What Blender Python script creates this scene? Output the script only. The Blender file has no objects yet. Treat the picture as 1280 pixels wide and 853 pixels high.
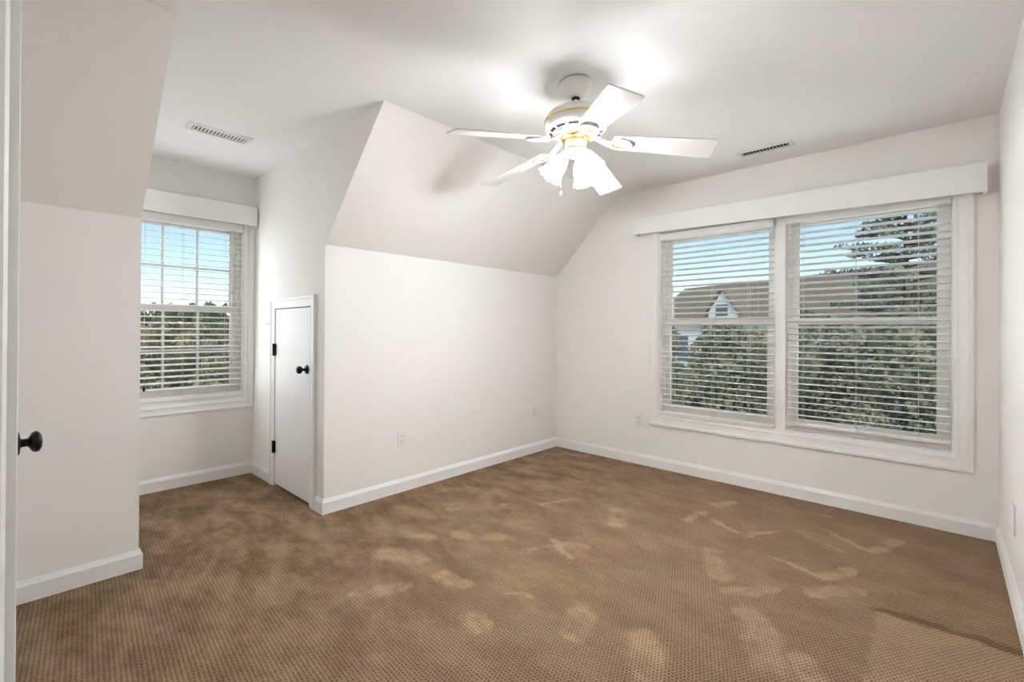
import bpy, math, random
from mathutils import Vector, Matrix

# ------------------------------------------------------------------ camera, world, sun, exposure
SC = bpy.context.scene
COL = SC.collection
W, H = 1280, 853
FPX = 581.166
cam_data = bpy.data.cameras.new('camera')
cam_data.sensor_fit = 'HORIZONTAL'
cam_data.sensor_width = 36.0
cam_data.lens = FPX * 36.0 / W
cam_data.shift_y = -(H / 2 - 410.29) / W
cam_data.clip_start = 0.02
cam_data.clip_end = 500
cam = bpy.data.objects.new('camera', cam_data)
COL.objects.link(cam)
CF = Vector((-0.68060947, 0.73263325, 0.00438991))
CR = Vector((0.73264628, 0.68059364, 0.00466201))
CU = Vector((-4.278e-4, -6.38926e-3, 0.9999795))
cam.matrix_world = Matrix(((CR.x, CU.x, -CF.x, 2.9238), (CR.y, CU.y, -CF.y, -3.8242), (CR.z, CU.z, -CF.z, 1.1906), (0, 0, 0, 1)))
SC.camera = cam

SKY_STRENGTH = 0.135
SUN_STRENGTH = 1.9
FILL_DORMER = 4.4
FILL_PAIR = 4.9
FILL_OUTSIDE = 8.5
SHADE_STRENGTH = 23.0
BULB_STRENGTH = 445.0
LAMP_COLOR = (0.955, 0.985, 1.0, 1)
SC.view_settings.view_transform = 'Standard'
SC.view_settings.look = 'None'
SC.view_settings.gamma = 1.0
SC.view_settings.use_curve_mapping = False
SC.view_settings.exposure = 0.67
try:
    SC.cycles.use_denoising = True
    SC.cycles.denoiser = 'OPENIMAGEDENOISE'
    SC.cycles.max_bounces = 14
    SC.cycles.diffuse_bounces = 8
    SC.cycles.transparent_max_bounces = 24
    SC.cycles.sample_clamp_indirect = 8.0
except Exception:
    pass

world = bpy.data.worlds.new('world')
SC.world = world
world.use_nodes = True
wn, wl = world.node_tree.nodes, world.node_tree.links
sky = wn.new('ShaderNodeTexSky')
sky.sky_type = 'NISHITA'
sky.sun_disc = False
sky.sun_elevation = math.radians(48)
sky.sun_rotation = math.radians(140)
sky.altitude = 50
sky.air_density = 1.0
sky.dust_density = 0.5
sky.ozone_density = 1.6
wl.new(sky.outputs[0], wn['Background'].inputs[0])
wn['Background'].inputs[1].default_value = SKY_STRENGTH

sun_d = bpy.data.lights.new('sun', 'SUN')
sun_d.energy = SUN_STRENGTH
sun_d.angle = math.radians(3)
sun_d.color = (1.0, 0.95, 0.86)
sun = bpy.data.objects.new('sun', sun_d)
COL.objects.link(sun)
sun.rotation_euler = Vector((-0.50, 0.62, -0.62)).to_track_quat('-Z', 'Y').to_euler()

# added area lights either side of the blinds, brightening the room
def daylight_fill(name, loc, target, sx, sy, power):
    d = bpy.data.lights.new(name, 'AREA'); d.shape = 'RECTANGLE'; d.size = sx; d.size_y = sy; d.energy = power; d.color = (0.94, 0.975, 1.0)
    o = bpy.data.objects.new(name, d); COL.objects.link(o); o.location = loc
    o.rotation_euler = (Vector(target) - Vector(loc)).to_track_quat('-Z', 'Y').to_euler()
daylight_fill('daylight_fill_dormer', (-1.235, -2.945, 1.33), (0.0, -2.945, 1.28), 0.80, 1.25, FILL_DORMER)
daylight_fill('daylight_fill_pair', (1.92, -0.055, 1.25), (1.92, -1.0, 1.20), 1.55, 1.42, FILL_PAIR)
daylight_fill('daylight_fill_dormer_outside', (-1.95, -2.95, 1.75), (0.0, -2.95, 1.35), 1.3, 1.6, FILL_OUTSIDE)
daylight_fill('daylight_fill_pair_outside', (2.05, 0.75, 1.75), (2.05, -1.0, 1.35), 2.6, 1.7, FILL_OUTSIDE * 1.7)

# ------------------------------------------------------------------ room dimensions (metres)
ZC = 2.44            # ceiling
ZK = 1.738           # top of knee wall
XS = 0.690           # slope meets ceiling
YK = -2.451          # dormer, far side wall
YL = -3.388          # dormer, near side wall
XR = 3.154           # right wall
XD = -1.290          # dormer window wall
YF = -3.852          # front wall (beside the camera)

# ------------------------------------------------------------------ helpers
class MB:
    """collects faces and links them as ONE mesh object"""
    def __init__(s): s.v = []; s.f = []; s.sm = []
    def face_block(s, vs, fs, smooth=False):
        b = len(s.v); s.v += [tuple(v) for v in vs]
        for f in fs: s.f.append(tuple(b + i for i in f)); s.sm.append(smooth)
        return s
    def box(s, x0, x1, y0, y1, z0, z1, M=None):
        vs = [Vector((x, y, z)) for x in (x0, x1) for y in (y0, y1) for z in (z0, z1)]
        if M: vs = [M @ v for v in vs]
        return s.face_block(vs, [(0, 1, 3, 2), (4, 6, 7, 5), (0, 4, 5, 1), (2, 3, 7, 6), (0, 2, 6, 4), (1, 5, 7, 3)])
    def prism(s, poly, a0, a1, axis):
        """poly in the other two axes (in order), extruded along axis"""
        def p(u, v, a):
            return {0: (a, u, v), 1: (u, a, v), 2: (u, v, a)}[axis]
        n = len(poly)
        vs = [p(u, v, a0) for u, v in poly] + [p(u, v, a1) for u, v in poly]
        fs = [tuple(range(n)), tuple(range(2 * n - 1, n - 1, -1))] + [(i, i + n, (i + 1) % n + n, (i + 1) % n) for i in range(n)]
        return s.face_block(vs, fs)
    def lathe(s, prof, n=32, M=None, smooth=True, a0=0.0, caps=True):
        vs = []; fs = []
        for r, z in prof:
            for k in range(n):
                a = a0 + 2 * math.pi * k / n
                v = Vector((max(r, 1e-4) * math.cos(a), max(r, 1e-4) * math.sin(a), z)); vs.append(M @ v if M else v)
        for j in range(len(prof) - 1):
            for k in range(n):
                k2 = (k + 1) % n
                fs.append((j * n + k, j * n + k2, (j + 1) * n + k2, (j + 1) * n + k))
        if caps:
            fs.append(tuple(range(n - 1, -1, -1))); fs.append(tuple((len(prof) - 1) * n + k for k in range(n)))
        return s.face_block(vs, fs, smooth)
    def tube(s, pts, r, n=8, flat=1.0, smooth=True):
        pts = [Vector(p) for p in pts]; vs = []; fs = []
        rs = r if isinstance(r, (list, tuple)) else [r] * len(pts)
        for i, p in enumerate(pts):
            t = (pts[min(i + 1, len(pts) - 1)] - pts[max(i - 1, 0)]).normalized()
            up = Vector((0, 0, 1)) if abs(t.z) < 0.95 else Vector((1, 0, 0))
            a = t.cross(up).normalized(); b = a.cross(t).normalized()
            for k in range(n):
                an = 2 * math.pi * k / n
                vs.append(p + rs[i] * (math.cos(an) * a + flat * math.sin(an) * b))
        for i in range(len(pts) - 1):
            for k in range(n):
                k2 = (k + 1) % n
                fs.append((i * n + k, i * n + k2, (i + 1) * n + k2, (i + 1) * n + k))
        fs.append(tuple(range(n - 1, -1, -1))); fs.append(tuple((len(pts) - 1) * n + k for k in range(n)))
        return s.face_block(vs, fs, smooth)
    def sweep(s, path, prof, closed, place):
        """mitred sweep: path = 2-D points, prof = (offset to the left of travel, height); place(u, v, h) -> world"""
        n = len(path); P = [Vector(p) for p in path]; m = len(prof); vs = []
        for i in range(n):
            if closed or 0 < i < n - 1:
                d0 = (P[i] - P[i - 1]).normalized(); d1 = (P[(i + 1) % n] - P[i]).normalized()
            elif i == 0: d0 = d1 = (P[1] - P[0]).normalized()
            else: d0 = d1 = (P[i] - P[i - 1]).normalized()
            n0 = Vector((-d0.y, d0.x)); n1 = Vector((-d1.y, d1.x))
            b = (n0 + n1) / max(1e-6, 1 + n0.dot(n1))
            for o, h in prof:
                q = P[i] + b * o; vs.append(place(q.x, q.y, h))
        fs = []
        for i in range(n if closed else n - 1):
            j = (i + 1) % n
            for k in range(m):
                k2 = (k + 1) % m
                fs.append((i * m + k, j * m + k, j * m + k2, i * m + k2))
        if not closed:
            fs.append(tuple(range(m))); fs.append(tuple((n - 1) * m + k for k in range(m - 1, -1, -1)))
        return s.face_block(vs, fs)
    def build(s, name, material, parent=None, bevel=0.0, recalc=True):
        import bmesh
        me = bpy.data.meshes.new(name)
        me.from_pydata(s.v, [], s.f)
        for p, sm in zip(me.polygons, s.sm): p.use_smooth = sm
        if recalc:
            bm = bmesh.new(); bm.from_mesh(me)
            bmesh.ops.recalc_face_normals(bm, faces=bm.faces); bm.to_mesh(me); bm.free()
        me.materials.append(material)
        o = bpy.data.objects.new(name, me)
        COL.objects.link(o)
        if parent: o.parent = parent
        if bevel > 0:
            b = o.modifiers.new('bevel', 'BEVEL'); b.width = bevel; b.segments = 2; b.limit_method = 'ANGLE'; b.angle_limit = math.radians(40)
        return o

def struct(o): o['kind'] = 'structure'; return o
def tag(o, label, cat, group=None):
    o['label'] = label; o['category'] = cat
    if group: o['group'] = group
    return o
def thing(name, label, cat, loc=(0, 0, 0), group=None):
    o = bpy.data.objects.new(name, None); COL.objects.link(o); o.location = loc; o.empty_display_size = 0.05
    return tag(o, label, cat, group)
def struct_root(name, loc=(0, 0, 0)):
    o = bpy.data.objects.new(name, None); COL.objects.link(o); o.location = loc; o.empty_display_size = 0.05
    return struct(o)

# ------------------------------------------------------------------ materials
def new_mat(name):
    m = bpy.data.materials.new(name); m.use_nodes = True
    return m, m.node_tree.nodes, m.node_tree.links, m.node_tree.nodes['Principled BSDF']
def S(r, g, b):
    f = lambda c: (c / 255 / 12.92) if c / 255 <= 0.04045 else ((c / 255 + 0.055) / 1.055) ** 2.4
    return (f(r), f(g), f(b), 1)
def paint(name, col, rough=0.6, var=0.02, scale=3.0, bump=0.02, bscale=180.0, metal=0.0, spec=0.4):
    m, n, l, b = new_mat(name)
    tc = n.new('ShaderNodeTexCoord')
    ns = n.new('ShaderNodeTexNoise'); ns.inputs['Scale'].default_value = scale; ns.inputs['Detail'].default_value = 3
    l.new(tc.outputs['Object'], ns.inputs['Vector'])
    mx = n.new('ShaderNodeMix'); mx.data_type = 'RGBA'
    mx.inputs[6].default_value = tuple(c * (1 - var) for c in col[:3]) + (1,)
    mx.inputs[7].default_value = tuple(min(1, c * (1 + var)) for c in col[:3]) + (1,)
    l.new(ns.outputs[0], mx.inputs[0]); l.new(mx.outputs[2], b.inputs['Base Color'])
    b.inputs['Roughness'].default_value = rough; b.inputs['Metallic'].default_value = metal
    b.inputs['Specular IOR Level'].default_value = spec
    if bump:
        n2 = n.new('ShaderNodeTexNoise'); n2.inputs['Scale'].default_value = bscale; n2.inputs['Detail'].default_value = 2
        l.new(tc.outputs['Object'], n2.inputs['Vector'])
        bp = n.new('ShaderNodeBump'); bp.inputs['Strength'].default_value = bump; bp.inputs['Distance'].default_value = 0.002
        l.new(n2.outputs[0], bp.inputs['Height']); l.new(bp.outputs[0], b.inputs['Normal'])
    return m

M_wall = paint('wall_paint', (0.87, 0.855, 0.835), 0.75, 0.012, 1.4, 0.06, 260, spec=0.2)
M_ceil = paint('ceiling_paint', (0.89, 0.893, 0.892), 0.8, 0.012, 1.2, 0.06, 240, spec=0.2)
M_trim = paint('white_trim_paint', (0.88, 0.878, 0.87), 0.42, 0.01, 2.5, 0.0)
M_door = paint('white_door_paint', (0.87, 0.872, 0.87), 0.45, 0.01, 2.0, 0.0)
M_vinyl = paint('white_window_vinyl', (0.87, 0.855, 0.835), 0.4, 0.01, 4, 0.0)
M_slat = paint('blind_slat_white', (0.89, 0.88, 0.86), 0.4, 0.015, 6, 0.0)
M_cord = paint('blind_cord', (0.78, 0.74, 0.68), 0.8, 0.02, 30, 0.0)
M_wood = paint('light_wood', S(205, 165, 105), 0.5, 0.08, 40, 0.0)
M_black = paint('oil_rubbed_bronze', S(30, 25, 22), 0.32, 0.15, 20, 0.02, 90, metal=0.6)
M_hinge = paint('black_hinge_metal', S(22, 20, 19), 0.45, 0.1, 30, 0.0, metal=0.5)
M_dark = paint('gap_shade_and_joint', S(32, 31, 29), 0.8, 0.1, 20, 0.0)  # near-black standing in for shade in gap, duct and slots; also colours the joint
M_lock = paint('grey_lock_metal', S(95, 88, 78), 0.4, 0.1, 30, 0.0, metal=0.7)
M_plate = paint('outlet_plastic', (0.83, 0.815, 0.79), 0.35, 0.01, 8, 0.0)
M_slot = paint('outlet_slot', S(70, 66, 62), 0.6, 0.05, 20, 0.0)
M_vent = paint('vent_enamel', (0.78, 0.775, 0.76), 0.45, 0.015, 10, 0.0)
M_fan = paint('fan_white_enamel', (0.84, 0.825, 0.80), 0.35, 0.01, 6, 0.0)
M_blade = paint('fan_blade_white', (0.74, 0.73, 0.71), 0.12, 0.015, 5, 0.0)
M_gold = paint('polished_brass', (0.80, 0.58, 0.22), 0.25, 0.06, 25, 0.0, metal=1.0)

def glass_mat(name='window_glass'):
    m = bpy.data.materials.new(name); m.use_nodes = True
    n, l = m.node_tree.nodes, m.node_tree.links
    for x in list(n):
        if x.type == 'BSDF_PRINCIPLED': n.remove(x)
    tr = n.new('ShaderNodeBsdfTransparent'); tr.inputs[0].default_value = (0.93, 0.95, 0.94, 1)
    gl = n.new('ShaderNodeBsdfGlossy'); gl.inputs[1].default_value = 0.02
    fr = n.new('ShaderNodeFresnel'); fr.inputs[0].default_value = 1.4
    mx = n.new('ShaderNodeMixShader')
    l.new(fr.outputs[0], mx.inputs[0]); l.new(tr.outputs[0], mx.inputs[1]); l.new(gl.outputs[0], mx.inputs[2])
    l.new(mx.outputs[0], n['Material Output'].inputs[0])
    return m
M_glass = glass_mat()

def shade_mat(name, strength):
    m, n, l, b = new_mat(name)
    b.inputs['Base Color'].default_value = (0.9, 0.88, 0.84, 1); b.inputs['Roughness'].default_value = 0.3
    ns = n.new('ShaderNodeTexNoise'); ns.inputs['Scale'].default_value = 25
    mr = n.new('ShaderNodeMapRange'); mr.inputs[3].default_value = 0.9 * strength; mr.inputs[4].default_value = 1.1 * strength
    l.new(ns.outputs[0], mr.inputs[0]); l.new(mr.outputs[0], b.inputs['Emission Strength'])
    b.inputs['Emission Color'].default_value = LAMP_COLOR
    return m
M_shade = shade_mat('lit_frosted_glass', SHADE_STRENGTH)
M_bulb = shade_mat('lit_bulb', BULB_STRENGTH)

def leaf_mat(name, c0, c1, scale):
    m, n, l, b = new_mat(name)
    tc = n.new('ShaderNodeTexCoord')
    ns = n.new('ShaderNodeTexNoise'); ns.inputs['Scale'].default_value = scale; ns.inputs['Detail'].default_value = 4
    l.new(tc.outputs['Object'], ns.inputs['Vector'])
    cr = n.new('ShaderNodeValToRGB'); cr.color_ramp.elements[0].position = 0.32; cr.color_ramp.elements[1].position = 0.7
    cr.color_ramp.elements[0].color = c0; cr.color_ramp.elements[1].color = c1
    l.new(ns.outputs[0], cr.inputs[0]); l.new(cr.outputs[0], b.inputs['Base Color'])
    b.inputs['Roughness'].default_value = 0.6
    return m
M_leaf_a = leaf_mat('hedge_leaves', S(74, 80, 58), S(150, 150, 120), 2.2)
M_leaf_b = leaf_mat('pine_needles', S(80, 96, 80), S(146, 160, 136), 2.0)
M_leaf_c = leaf_mat('autumn_wood_leaves', S(122, 118, 78), S(178, 164, 120), 0.8)
M_leaf_d = leaf_mat('far_wood_leaves', S(88, 104, 74), S(132, 142, 104), 0.5)
M_bark = paint('tree_bark', S(92, 76, 60), 0.9, 0.2, 8, 0.3, 20)

def carpet():
    m, n, l, b = new_mat('brown_loop_carpet')
    tc = n.new('ShaderNodeTexCoord')
    P = tc.outputs['Object']
    def math_(op, a, b_=None, c=None):
        x = n.new('ShaderNodeMath'); x.operation = op
        for i, q in enumerate((a, b_, c)):
            if q is None: continue
            if isinstance(q, (int, float)): x.inputs[i].default_value = q
            else: l.new(q, x.inputs[i])
        return x.outputs[0]
    def vmath(op, a, b_=None):
        x = n.new('ShaderNodeVectorMath'); x.operation = op
        for i, q in enumerate((a, b_)):
            if q is None: continue
            if isinstance(q, tuple): x.inputs[i].default_value = q
            else: l.new(q, x.inputs[i])
        return x
    def noise(scale, detail, vec, rough=0.55):
        x = n.new('ShaderNodeTexNoise'); x.inputs['Scale'].default_value = scale; x.inputs['Detail'].default_value = detail
        x.inputs['Roughness'].default_value = rough; l.new(vec, x.inputs['Vector']); return x
    def smooth(v, a, b_):
        x = n.new('ShaderNodeMapRange'); x.interpolation_type = 'SMOOTHSTEP'
        x.inputs[1].default_value = a; x.inputs[2].default_value = b_; l.new(v, x.inputs[0]); return x.outputs[0]
    # wobble so the brushed marks get ragged edges
    wob = noise(14, 3, P)
    wv = vmath('SCALE', vmath('SUBTRACT', wob.outputs[1], (0.5, 0.5, 0.5)).outputs[0]); wv.inputs['Scale'].default_value = 0.09
    Q0 = vmath('ADD', P, wv.outputs[0]).outputs[0]
    Q = vmath('MULTIPLY', Q0, (1, 1, 0)).outputs[0]
    marks = [(2.01, -1.25, 2.12, -1.46, 0.05), (1.79, -0.54, 1.85, -0.42, 0.036), (1.84, -0.79, 2.06, -0.92, 0.018), (2.06, -0.92, 2.2, -0.72, 0.019), (2.3, -0.63, 2.52, -0.76, 0.019), (2.46, -0.55, 2.65, -0.66, 0.021), (2.65, -0.64, 2.73, -0.39, 0.03), (2.25, -1.08, 2.49, -1.15, 0.017), (2.49, -1.14, 2.59, -0.97, 0.029), (2.5, -1.33, 2.62, -1.18, 0.04), (2.21, -1.59, 2.35, -1.43, 0.033), (2.32, -1.69, 2.41, -1.81, 0.054), (2.4, -1.85, 2.47, -1.98, 0.056), (2.54, -1.87, 2.62, -1.99, 0.041), (2.08, -2.16, 2.19, -2.33, 0.052), (1.35, -1.09, 1.45, -1.27, 0.05), (1.81, -2.19, 1.86, -2.31, 0.05), (1.29, -1.89, 1.39, -1.7, 0.02), (1.3, -1.73, 1.49, -1.83, 0.018), (1.43, -1.69, 1.48, -1.68, 0.038), (0.74, -1.53, 0.8, -1.52, 0.041), (0.52, -1.85, 0.55, -1.82, 0.027), (0.86, -2.04, 1.04, -1.92, 0.051), (1.14, -2.4, 1.28, -2.37, 0.039), (0.91, -1.36, 0.99, -1.16, 0.016), (1.48, -2.29, 1.56, -2.23, 0.014), (1.49, -2.53, 1.57, -2.53, 0.04), (0.73, -2.46, 0.92, -2.39, 0.056), (0.62, -2.26, 0.77, -2.18, 0.033), (0.98, -2.74, 1.09, -2.6, 0.036), (1.77, -0.71, 1.74, -0.92, 0.024), (2.27, -0.24, 2.4, -0.25, 0.016)]
    total = None
    for ax, ay, bx, by, r in marks:
        dx, dy = bx - ax, by - ay; L2 = dx * dx + dy * dy
        pa = vmath('SUBTRACT', Q, (ax, ay, 0)).outputs[0]
        h = math_('DIVIDE', vmath('DOT_PRODUCT', pa, (dx, dy, 0)).outputs['Value'], L2)
        hc = n.new('ShaderNodeClamp'); l.new(h, hc.inputs[0])
        sc = n.new('ShaderNodeVectorMath'); sc.operation = 'SCALE'; sc.inputs[0].default_value = (dx, dy, 0); l.new(hc.outputs[0], sc.inputs['Scale'])
        d = vmath('DISTANCE', pa, sc.outputs[0]).outputs['Value']
        k = math_('SUBTRACT', 1.0, smooth(d, r * 0.6, r * 1.6))
        total = k if total is None else math_('MAXIMUM', total, k)
    patchy = noise(9, 3, P)
    total = math_('MULTIPLY', total, smooth(patchy.outputs[0], 0.25, 0.6))
    # one vacuumed panel near the right wall, with a darker swept edge
    sep = n.new('ShaderNodeSeparateXYZ'); l.new(Q, sep.inputs[0])
    sx, sy = sep.outputs[0], sep.outputs[1]
    e1 = math_('SUBTRACT', sx, math_('MULTIPLY_ADD', sy, -0.034, 2.668))
    e2 = math_('SUBTRACT', math_('MULTIPLY_ADD', sx, 0.05, -1.451), sy)
    ins = math_('MULTIPLY', smooth(e1, -0.012, 0.012), smooth(e2, -0.012, 0.012))
    edge = math_('MULTIPLY', math_('MULTIPLY', smooth(e2, -0.075, -0.03), math_('SUBTRACT', 1.0, smooth(e2, -0.02, 0.01))), smooth(e1, -0.03, 0.02))
    # large brushed-pile blotches, stronger towards the left of the room
    mp = n.new('ShaderNodeMapping'); mp.inputs['Rotation'].default_value = (0, 0, math.radians(35)); mp.inputs['Scale'].default_value = (1.0, 1.8, 1)
    l.new(P, mp.inputs[0])
    b1 = noise(3.4, 5, mp.outputs[0], 0.6)
    b1.inputs['Distortion'].default_value = 0.15
    left = math_('SUBTRACT', 1.0, smooth(sx, -0.2, 2.2))
    amp = math_('MULTIPLY_ADD', left, 0.85, 0.35)
    blot = math_('MULTIPLY', math_('SUBTRACT', smooth(b1.outputs[0], 0.32, 0.72), 0.42), amp)
    tone = math_('ADD', math_('MULTIPLY', total, 0.40), math_('MULTIPLY', blot, 0.46))
    b2 = noise(13, 4, mp.outputs[0], 0.6)
    tone = math_('ADD', tone, math_('MULTIPLY', math_('MULTIPLY', math_('SUBTRACT', b2.outputs[0], 0.5), amp), 0.55))
    tone = math_('ADD', tone, math_('MULTIPLY', ins, 0.22))
    tone = math_('SUBTRACT', tone, math_('MULTIPLY', edge, 0.35))
    fine = noise(150, 3, P)
    tone = math_('ADD', tone, math_('MULTIPLY', math_('SUBTRACT', fine.outputs[0], 0.5), 0.85))
    tone = math_('ADD', tone, 0.36)
    ramp = n.new('ShaderNodeValToRGB')
    ramp.color_ramp.elements[0].position = 0.0; ramp.color_ramp.elements[0].color = (0.124, 0.070, 0.037, 1)
    ramp.color_ramp.elements[1].position = 1.0; ramp.color_ramp.elements[1].color = (0.385, 0.270, 0.176, 1)
    l.new(tone, ramp.inputs[0])
    # woven grid of loops: darker pinholes between the loops
    lam = 2 * math.pi / 0.0142
    jn = noise(70, 2, P)
    jv = vmath('SCALE', vmath('SUBTRACT', jn.outputs[1], (0.5, 0.5, 0.5)).outputs[0]); jv.inputs['Scale'].default_value = 0.007
    sepP = n.new('ShaderNodeSeparateXYZ'); l.new(vmath('ADD', P, jv.outputs[0]).outputs[0], sepP.inputs[0])
    v = math_('ADD', sepP.outputs[1], math_('MULTIPLY', sepP.outputs[0], 0.08))
    par = math_('MODULO', math_('FLOOR', math_('ADD', math_('DIVIDE', v, 0.0142), 500.5)), 2.0)
    u = math_('ADD', math_('SUBTRACT', sepP.outputs[0], math_('MULTIPLY', sepP.outputs[1], 0.08)), math_('MULTIPLY', par, 0.0071))
    gu = math_('MULTIPLY_ADD', math_('COSINE', math_('MULTIPLY', u, lam)), 0.5, 0.5)
    gv = math_('MULTIPLY_ADD', math_('COSINE', math_('MULTIPLY', v, lam)), 0.5, 0.5)
    hole = math_('MULTIPLY', gu, gv)
    dark = math_('MULTIPLY_ADD', smooth(hole, 0.12, 0.7), -0.66, 1.13)
    mul = n.new('ShaderNodeMix'); mul.data_type = 'RGBA'; mul.blend_type = 'MULTIPLY'; mul.inputs[0].default_value = 1
    comb = n.new('ShaderNodeCombineColor'); [l.new(dark, comb.inputs[i]) for i in range(3)]
    l.new(ramp.outputs[0], mul.inputs[6]); l.new(comb.outputs[0], mul.inputs[7])
    l.new(mul.outputs[2], b.inputs['Base Color'])
    b.inputs['Roughness'].default_value = 0.95; b.inputs['Specular IOR Level'].default_value = 0.1
    bp = n.new('ShaderNodeBump'); bp.inputs['Strength'].default_value = 0.5; bp.inputs['Distance'].default_value = 0.004; bp.invert = True
    l.new(hole, bp.inputs['Height']); l.new(bp.outputs[0], b.inputs['Normal'])
    return m
M_carpet = carpet()
M_grass = paint('outdoor_grass', S(120, 122, 84), 0.9, 0.25, 0.6, 0.0)

# ------------------------------------------------------------------ room shell
T = 0.12
m = MB(); m.box(XD - T, XR + T, -4.7, 0.16, -0.12, 0.0); struct(m.build('floor', M_carpet))
m = MB(); m.box(XS - 0.0, XR + T, -4.7, 0.16, ZC, ZC + T); m.box(XD - T, XS, YL - T, YK + T, ZC, ZC + T)
struct(m.build('ceiling', M_ceil))

def slope(name, y0, y1):
    mm = MB(); mm.prism([(0, ZK), (XS, ZC), (XS, ZC + T), (-T, ZK + 0.05), (-T, ZK)], y0, y1, 1)
    return struct(mm.build(name, M_wall))
slope('ceiling_slope', YK + T, 0.0)
slope('ceiling_slope', -4.7, YL - T)
m = MB(); m.box(-T, 0, YK + T, 0.0, 0, ZK); struct(m.build('wall_left', M_wall))
m = MB(); m.box(-T, 0, -4.7, YL - T, 0, ZK); struct(m.build('wall_left_near', M_wall))
m = MB(); m.box(XR, XR + T, -4.7, 0.16, 0, ZC); struct(m.build('wall_right', M_wall))

# back wall with one opening that holds the two windows
WX0, WX1, WZ0, WZ1 = 1.112, 2.970, 0.452, 2.045
m = MB()
m.box(-T, WX0, 0, 0.16, 0, ZC + T); m.box(WX1, XR + T, 0, 0.16, 0, ZC + T)
m.box(WX0, WX1, 0, 0.16, 0, WZ0); m.box(WX0, WX1, 0, 0.16, WZ1, ZC + T)
struct(m.build('wall_back', M_wall))

# dormer walls
DY0, DY1, DZ0, DZ1 = -3.355, -2.530, 0.626, 2.050
m = MB()
m.box(XD - 0.16, XD, YL - T, DY0, 0, ZC); m.box(XD - 0.16, XD, DY1, YK + T, 0, ZC)
m.box(XD - 0.16, XD, DY0, DY1, 0, DZ0); m.box(XD - 0.16, XD, DY0, DY1, DZ1, ZC)
struct(m.build('wall_dormer_back', M_wall))
AX0, AX1, AZ1 = -0.812, -0.186, 1.345      # little access door opening
m = MB()
m.prism([(XD, 0), (AX0, 0), (AX0, AZ1), (AX1, AZ1), (AX1, 0), (0, 0), (0, ZK), (XS, ZC), (XD, ZC)], YK, YK + T, 1)
struct(m.build('wall_dormer_right', M_wall))
m = MB()
m.prism([(XD, 0), (0, 0), (0, ZK), (XS, ZC), (XD, ZC)], YL - T, YL, 1)
struct(m.build('wall_dormer_left', M_wall))
# unseen box added behind the access door to stop sky light leaking in
m = MB(); m.box(AX0 - 0.1, AX1 + 0.06, YK + 0.5, YK + 0.55, 0, 1.5); m.box(AX0 - 0.1, AX0 - 0.05, YK + T, YK + 0.5, 0, 1.5)
m.box(AX1 + 0.01, AX1 + 0.06, YK + T, YK + 0.5, 0, 1.5); m.box(AX0 - 0.1, AX1 + 0.06, YK + T, YK + 0.55, 1.5, 1.55)
m.box(AX0 - 0.1, AX1 + 0.06, YK + T, YK + 0.55, -0.05, 0)
struct(m.build('wall_attic_light_stop', M_wall))
# front wall with a closet doorway
CX0, CX1 = 0.470, 1.262
m = MB()
m.box(-T, CX0, YF - T, YF, 0, ZC); m.box(CX1, XR + T, YF - T, YF, 0, ZC); m.box(CX0, CX1, YF - T, YF, 2.05, ZC)
m.box(-T, XR + T, -4.75, -4.65, 0, ZC)
struct(m.build('wall_front', M_wall))

# ------------------------------------------------------------------ baseboards
BB = [(0, 0), (0, 0.096), (-0.004, 0.096), (-0.0125, 0.076), (-0.0145, 0.073), (-0.0145, 0)]
def baseboard(name, path):
    mm = MB(); mm.sweep(path, BB, False, lambda u, v, h: (u, v, h)); return struct(mm.build(name, M_trim))
baseboard('baseboard_back', [(0.0146, 0), (XR - 0.0146, 0)])
baseboard('baseboard_right', [(XR, 0), (XR, YF)])
baseboard('baseboard_left', [(-0.108, YK), (0, YK), (0, 0)])
baseboard('baseboard_dormer', [(0, YF), (0, YL), (XD, YL), (XD, YK), (-0.905, YK)])
baseboard('baseboard_front', [(CX0 - 0.09, YF), (0.0146, YF)])

# ------------------------------------------------------------------ casings
CAS = [(0, 0), (0, 0.010), (0.010, 0.013), (0.016, 0.011), (0.055, 0.016), (0.062, 0.021), (0.078, 0.021), (0.085, 0.014), (0.085, 0)]
def casing_closed(name, x0, x1, z0, z1, place):       # inner rectangle, profile runs outward
    mm = MB(); mm.sweep([(x0, z0), (x0, z1), (x1, z1), (x1, z0)], CAS, True, place); return struct(mm.build(name, M_trim))
def back_place(u, v, h): return (u, -h, v)
def dormer_place(u, v, h): return (XD + h, u, v)
def side_place(u, v, h): return (u, YK - h, v)
def rect_bars(mm, x0, x1, z0, z1, w, d0, d1, place, wb=None):
    """a rectangular frame of square bars: sides w, bottom wb"""
    wb = wb or w
    prof = lambda a: [(0, d0), (0, d1), (a, d1), (a, d0)]
    pts = [(x0, z0), (x1, z0), (x1, z1), (x0, z1)]
    inn = [(x0 + w, z0 + wb), (x1 - w, z0 + wb), (x1 - w, z1 - w), (x0 + w, z1 - w)]
    vs = [place(*p, d) for d in (d0, d1) for p in pts] + [place(*p, d) for d in (d0, d1) for p in inn]
    fs = []
    for i in range(4):
        j = (i + 1) % 4
        fs += [(i, j, 8 + j, 8 + i), (4 + i, 12 + i, 12 + j, 4 + j), (i, 4 + i, 4 + j, j), (8 + i, 8 + j, 12 + j, 12 + i)]
    mm.face_block(vs, fs); return mm
def plate(mm, x0, x1, z0, z1, d0, d1, place):
    vs = [place(x, z, d) for d in (d0, d1) for x, z in ((x0, z0), (x1, z0), (x1, z1), (x0, z1))]
    mm.face_block(vs, [(0, 1, 2, 3), (7, 6, 5, 4), (0, 4, 5, 1), (1, 5, 6, 2), (2, 6, 7, 3), (3, 7, 4, 0)]); return mm

casing_closed('trim_1', WX0, WX1, WZ0, WZ1, back_place)
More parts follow.
